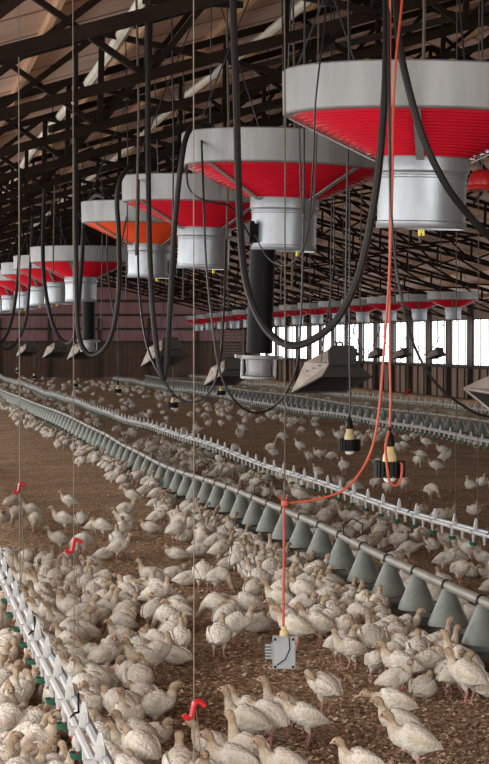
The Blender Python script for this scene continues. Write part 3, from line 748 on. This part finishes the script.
NECKS = {
    'up': N(((.064, 0, .143), .043), ((.082, 0, .165), .027), ((.091, 0, .190), .0185), ((.095, 0, .212), .0155), ((.101, 0, .229), .0175), ((.113, 0, .237), .0185), ((.127, 0, .236), .0125), ((.136, 0, .231), .006), ((.148, 0, .226), .0012)),
    'tall': N(((.064, 0, .146), .042), ((.080, 0, .172), .026), ((.088, 0, .205), .0178), ((.093, 0, .240), .0148), ((.098, 0, .262), .0168), ((.108, 0, .274), .0182), ((.122, 0, .277), .0125), ((.131, 0, .276), .006), ((.143, 0, .276), .0012)),
    'low': N(((.066, 0, .133), .043), ((.090, 0, .142), .027), ((.108, 0, .150), .0185), ((.122, 0, .157), .0158), ((.135, 0, .163), .0175), ((.148, 0, .166), .018), ((.160, 0, .163), .0125), ((.169, 0, .158), .006), ((.180, 0, .152), .0012)),
    'peck': N(((.064, 0, .124), .042), ((.088, 0, .112), .027), ((.104, 0, .092), .0185), ((.115, 0, .070), .0155), ((.124, 0, .052), .0172), ((.133, 0, .041), .0178), ((.141, 0, .030), .0125), ((.146, 0, .021), .006), ((.150, 0, .010), .0012)),
    'turn': N(((.064, 0, .144), .043), ((.082, 0, .168), .027), ((.089, .002, .194), .0185), ((.091, .006, .216), .0158), ((.093, .014, .231), .0175), ((.095, .027, .238), .0182), ((.097, .040, .237), .0125), ((.098, .049, .232), .006), ((.099, .061, .227), .0012)),
    'turnr': N(((.064, 0, .144), .043), ((.082, 0, .168), .027), ((.089, -.002, .194), .0185), ((.091, -.006, .216), .0158), ((.093, -.014, .231), .0175), ((.095, -.027, .238), .0182), ((.097, -.040, .237), .0125), ((.098, -.049, .232), .006), ((.099, -.061, .227), .0012)),
    'preen': N(((.066, 0, .146), .044), ((.082, .012, .170), .029), ((.080, .034, .190), .021), ((.064, .052, .196), .0175), ((.046, .062, .190), .0178), ((.030, .066, .180), .018), ((.016, .066, .168), .0125), ((.008, .065, .158), .006), ((.0, .064, .147), .0012)),
    'tuck': N(((.064, 0, .140), .046), ((.082, 0, .152), .036), ((.088, 0, .166), .027), ((.088, 0, .178), .021), ((.092, 0, .188), .0195), ((.102, 0, .193), .0185), ((.115, 0, .190), .0125), ((.124, 0, .185), .006), ((.135, 0, .178), .0012)),
}
POSES = {  # neck, body drop, legs, words for the label
    'up': ('up', 0, 'stand', 'standing with its head up'), 'walk': ('up', 0, 'walk', 'walking with its head up'),
    'tall': ('tall', 0, 'stand', 'stretching its neck tall'), 'low': ('low', -.005, 'walk', 'reaching its neck forward'),
    'peck': ('peck', 0, 'wide', 'bending down to peck'), 'turn': ('turn', 0, 'stand', 'looking aside over its wing'), 'turnr': ('turnr', 0, 'wide', 'looking aside over its other wing'),
    'preen': ('preen', 0, 'stand', 'twisting back to preen its wing'), 'sit': ('up', -.066, 'none', 'sitting with its head raised'),
    'rest': ('tuck', -.068, 'none', 'lying with its neck drawn in'), 'tuck': ('tuck', 0, 'stand', 'standing with its neck drawn in')}
BM = {p: [bird_mesh('turkey_poult', NECKS[n], dz, lg, seed=11 * i + j, fat=(1.0, .92)[j]) for j in range(2)] for i, (p, (n, dz, lg, w)) in enumerate(POSES.items())}

birds = []     # (x, y, heading, pose, zone, scale)
def near_any(x, y, d):
    for b in birds:
        if abs(b[0] - x) < d and abs(b[1] - y) < d and (b[0] - x) ** 2 + (b[1] - y) ** 2 < d * d: return True
    return False
HD = {'L': 180, 'R': 0, 'A': 90, 'T': -90, 'LA': 140, 'RA': 40, 'LT': -140, 'RT': -40}
def manual(lst, zone):
    for px, py, hd, pose in lst:
        p = at_ground(px, py)
        birds.append((p.x, p.y, R(HD[hd] + random.uniform(-12, 12)) - YAW, pose, zone, random.uniform(.95, 1.08)))
manual([(325, 713, 'LA', 'preen'), (306, 745, 'L', 'up'), (285, 737, 'L', 'tall'), (270, 745, 'LA', 'low'), (250, 750, 'L', 'tall'), (254, 738, 'L', 'walk'), (250, 786, 'LA', 'tall'),
        (217, 779, 'L', 'up'), (236, 797, 'L', 'up'), (287, 800, 'L', 'up'), (364, 796, 'L', 'up'), (395, 729, 'L', 'low'), (402, 752, 'L', 'up'), (415, 774, 'L', 'up'),
        (403, 690, 'L', 'up'), (182, 800, 'A', 'up'), (203, 806, 'T', 'up')], 'front')
manual([(219, 658, 'A', 'up'), (226, 637, 'RA', 'preen'), (219, 626, 'L', 'peck'), (235, 646, 'R', 'up'), (249, 624, 'L', 'low'), (256, 632, 'R', 'rest'),
        (207, 593, 'A', 'tuck'), (214, 594, 'RT', 'peck'), (251, 593, 'A', 'up'), (261, 599, 'A', 'up'), (263, 582, 'A', 'tall'), (282, 620, 'L', 'up'), (288, 640, 'L', 'up'), (279, 598, 'R', 'up'),
        (305, 611, 'LA', 'tuck'), (328, 609, 'LT', 'turn'), (317, 648, 'L', 'up'), (333, 642, 'RA', 'tuck'), (298, 650, 'L', 'up'), (371, 664, 'A', 'up'), (376, 655, 'R', 'low'),
        (367, 623, 'T', 'tuck'), (378, 627, 'A', 'up'), (354, 601, 'L', 'walk'), (335, 590, 'RA', 'up'), (299, 582, 'T', 'up'), (320, 580, 'R', 'tuck'), (435, 669, 'RA', 'tall'), (468, 703, 'LA', 'up'), (463, 688, 'LA', 'tall'), (450, 655, 'R', 'rest')], 'mid')
manual([(176, 545, 'RA', 'tall'), (125, 532, 'L', 'up'), (152, 533, 'L', 'rest'), (199, 538, 'A', 'up'), (214, 537, 'T', 'up'), (212, 557, 'R', 'peck'), (201, 557, 'R', 'rest'), (230, 546, 'A', 'up'),
        (245, 565, 'T', 'up'), (178, 560, 'L', 'rest'), (152, 583, 'LA', 'sit'), (172, 582, 'R', 'rest'), (186, 586, 'R', 'rest'), (160, 608, 'L', 'low'), (125, 541, 'T', 'up'), (133, 507, 'L', 'up'), (144, 502, 'R', 'tuck'),
        (70, 513, 'L', 'up'), (12, 514, 'RA', 'tuck'), (17, 528, 'T', 'peck'), (3, 531, 'T', 'tuck'), (33, 523, 'L', 'up'), (36, 533, 'T', 'peck'), (66, 534, 'L', 'up'), (80, 534, 'A', 'tuck'), (96, 539, 'R', 'low'), (102, 540, 'L', 'tuck'),
        (60, 554, 'L', 'up'), (82, 558, 'RA', 'peck'), (105, 560, 'R', 'rest'), (118, 562, 'R', 'up'), (124, 524, 'R', 'up'), (118, 556, 'A', 'up')], 'open')
PK = list(POSES)
def rpose(w):
    return random.choices(PK, [w.get(p, 0) for p in PK])[0]
W_CROWD = dict(up=5, tall=1.4, tuck=2, turn=1.4, turnr=1.4, sit=3, rest=3, preen=1, low=1.5, peck=.8)
W_FEED = dict(up=4, tuck=2.5, low=2, peck=2.5, turn=1, turnr=1, preen=1, rest=1.5, sit=1, walk=1, tall=.5)
def crowd(n, sampler, dmin, heading, w, zone):
    c = 0; tries = 0
    while c < n and tries < n * 25:
        tries += 1; x, y = sampler()
        if near_any(x, y, dmin): continue
        birds.append((x, y, heading(x, y), rpose(w), zone, random.uniform(.86, 1.02))); c += 1
def inpoly(px, py, P):
    r = False; j = len(P) - 1
    for i in range(len(P)):
        if (P[i][1] > py) != (P[j][1] > py) and px < (P[j][0] - P[i][0]) * (py - P[i][1]) / (P[j][1] - P[i][1]) + P[i][0]: r = not r
        j = i
    return r
def polysample(P):
    xs = [p[0] for p in P]; ys = [p[1] for p in P]
    def f():
        while True:
            px = random.uniform(min(xs), max(xs)); py = random.uniform(min(ys), max(ys))
            if inpoly(px, py, P):
                g = at_ground(px, py); return g.x, g.y
    return f
# crowd on the far side of the near drinker, out to the open litter
P2 = [(0, 572), (50, 566), (100, 584), (140, 604), (178, 625), (188, 660), (150, 690), (160, 730), (140, 770), (170, 800), (150, 820), (105, 815), (75, 764), (40, 690), (0, 622)]
crowd(140, polysample(P2), .138, lambda x, y: math.pi + random.uniform(-1.3, 1.3) if x < 1.0 else random.uniform(0, 6.28), W_CROWD, 'near_drinker')
# crowd on the near side of that drinker
crowd(270, lambda: (random.uniform(-.02, .60), random.uniform(5.4, 12.8)), .105, lambda x, y: random.gauss(.3, .7), W_CROWD, 'near_drinker_back')
# around the feeder cones
crowd(125, lambda: (2.98 - abs(random.gauss(.0, .17)), random.uniform(9.6, 20)), .14, lambda x, y: random.gauss(0.2, 1.1), W_FEED, 'feeder')
crowd(150, lambda: (3.0 - abs(random.gauss(0, .17)), random.uniform(20, 62)), .16, lambda x, y: random.gauss(0.2, 1.1), W_FEED, 'feeder')
crowd(60, lambda: (3.42 + abs(random.gauss(.0, .18)), random.uniform(10, 30)), .17, lambda x, y: random.gauss(3.1, 1.1), W_FEED, 'feeder_back')
# around the middle drinker
crowd(150, lambda: (random.gauss(4.25, .28), random.uniform(12.5, 34)), .17, lambda x, y: (0 if x < 4.3 else math.pi) + random.gauss(0, 1.0), W_CROWD, 'mid_drinker')
crowd(90, lambda: (random.gauss(4.3, .35), random.uniform(34, 80)), .2, lambda x, y: random.uniform(0, 6.28), W_CROWD, 'mid_drinker')
# open litter beyond
crowd(80, lambda: (random.uniform(5.0, 8.0), random.uniform(17, 60)), .3, lambda x, y: random.uniform(0, 6.28), W_FEED, 'beyond')
crowd(120, lambda: (random.gauss(8.5, .45), random.uniform(27, 78)), .2, lambda x, y: random.uniform(0, 6.28), W_FEED, 'far_lines')
crowd(130, lambda: (random.uniform(9.4, 13.2), random.uniform(30, 85)), .2, lambda x, y: random.uniform(0, 6.28), W_FEED, 'far_lines')
crowd(60, lambda: (random.uniform(4.8, 9), random.uniform(60, 95)), .3, lambda x, y: random.uniform(0, 6.28), W_FEED, 'far_lines')

# nudge neighbours apart so that bodies touch rather than merge, and keep them off the feeder cones
BL = [list(b) for b in birds]
NB = [b for b in BL if b[1] < 19]
for it in range(8):
    NB.sort(key=lambda b: b[1])
    for i, a in enumerate(NB):
        for b in NB[i + 1:]:
            dy = b[1] - a[1]
            if dy > .16: break
            dx = b[0] - a[0]; d = math.hypot(dx, dy)
            if d < .16:
                if d < 1e-4: dx, d = 1e-4, 1e-4
                k = (.16 - d) * .5 * (.35 if 'o' == a[4][:1] else .5) / d
                a[0] -= dx * k; a[1] -= dy * k; b[0] += dx * k; b[1] += dy * k
    for b in NB:
        for X, m in ((3.2, .20), (.66, .07)):
            if abs(b[0] - X) < m: b[0] = X + (m if b[0] > X else -m)
birds = [tuple(b) for b in BL]
ZW = {'front': 'beside the sensor box', 'mid': 'at the feeder flock edge', 'open': 'on open litter before the feeders',
      'near_drinker': 'crowding past the tall-bracket drinker', 'near_drinker_back': 'crowding under the tall-bracket drinker', 'feeder': 'among the feeder cones',
      'feeder_back': 'behind the feeder cones', 'mid_drinker': 'at the drinker behind the feeders', 'beyond': 'on open litter past the drinkers', 'far_lines': 'at the far lines'}
PW = {'up': 'head up', 'walk': 'walking', 'tall': 'neck stretched', 'low': 'reaching forward', 'peck': 'pecking', 'turn': 'looking aside', 'turnr': 'looking aside', 'preen': 'preening',
      'sit': 'sitting upright', 'rest': 'lying down', 'tuck': 'neck drawn in'}
FW = ['facing the windows', 'facing the pink wall', 'turned from the windows', 'turned from the pink wall']
vis = []; rest = []
for b in birds:
    u, v, d = project((b[0], b[1], .12))
    inn = -15 < u < 504 and v < 785 and d > 0
    # feet may be under the frame while the head still shows
    (vis if inn else rest).append((d, b))
vis.sort(key=lambda t: t[0])
solo, mass = vis[:300], vis[300:]
for d, (x_, y_, h, pose, zone, s) in solo:
    o = link('turkey_poult', random.choice(BM[pose]), None, (x_, y_, 0), (0, 0, h), s)
    w = 'white turkey poult, %s, %s, %s' % (PW[pose], FW[int(((h + math.pi / 4) % (2 * math.pi)) // (math.pi / 2))], ZW[zone])
    tag(o, w, 'turkey poult', 'turkey poults ' + ZW[zone])
# the distant flock past the three hundred largest
LOW = {p: bird_mesh('poult_far', NECKS[POSES[p][0]], POSES[p][1], POSES[p][2], seed=5, nring=7, k=1) for p in POSES}
LD = {p: ([tuple(v.co) for v in m.vertices], [tuple(q.vertices) for q in m.polygons], [tuple(c.color[:3]) for c in m.color_attributes['tint'].data]) for p, m in LOW.items()}
fm = MB(); fm.c = []
for d, (x_, y_, h, pose, zone, s) in mass + [r for r in rest if r[0] > 14]:
    V, Fc, C_ = LD[pose]; ch, sh = math.cos(h) * s, math.sin(h) * s; br = random.uniform(.8, 1)
    o = len(fm.v)
    fm.v += [(x_ + ch * a - sh * b, y_ + sh * a + ch * b, c * s) for a, b, c in V]; fm.f += [tuple(i + o for i in f) for f in Fc]; fm.c += [tuple(q * br for q in c) for c in C_]
tag(fm.build('turkey_flock', 'plumage', smooth=True, angle=70), 'distant white turkey poults spread along the far pipe lines', 'turkey flock', None, 'stuff')

# ------------------------------------------------------------------ loose shavings on the litter
lm = MB(); lm.c = []
rs = random.Random(3)
for i in range(80000):
    p = at_ground(rs.uniform(-160, 660), 480 + 330 * rs.random() ** .8)
    L = rs.uniform(.004, .0125); W_ = L * rs.uniform(.3, .8); a = rs.uniform(0, 6.28); tl = rs.uniform(-.5, .5); t2 = rs.uniform(-.5, .5)
    ux = Vector((math.cos(a), math.sin(a), tl)) * L; uy = Vector((-math.sin(a), math.cos(a), t2)) * W_
    c = p + Vector((0, 0, .006 + abs(tl) * L * .6))
    o = len(lm.v)
    lm.v += [tuple(c - ux - uy), tuple(c + ux - uy), tuple(c + ux + uy), tuple(c - ux + uy)]; lm.f.append((o, o + 1, o + 2, o + 3))
    t = rs.random() ** 2.6; g = (.19 + .55 * t, .122 + .42 * t, .076 + .30 * t); lm.c += [g] * 4
tag(lm.build('wood_shavings', 'flake'), 'loose brown wood shavings scattered over the barn floor', 'wood shavings', None, 'stuff')
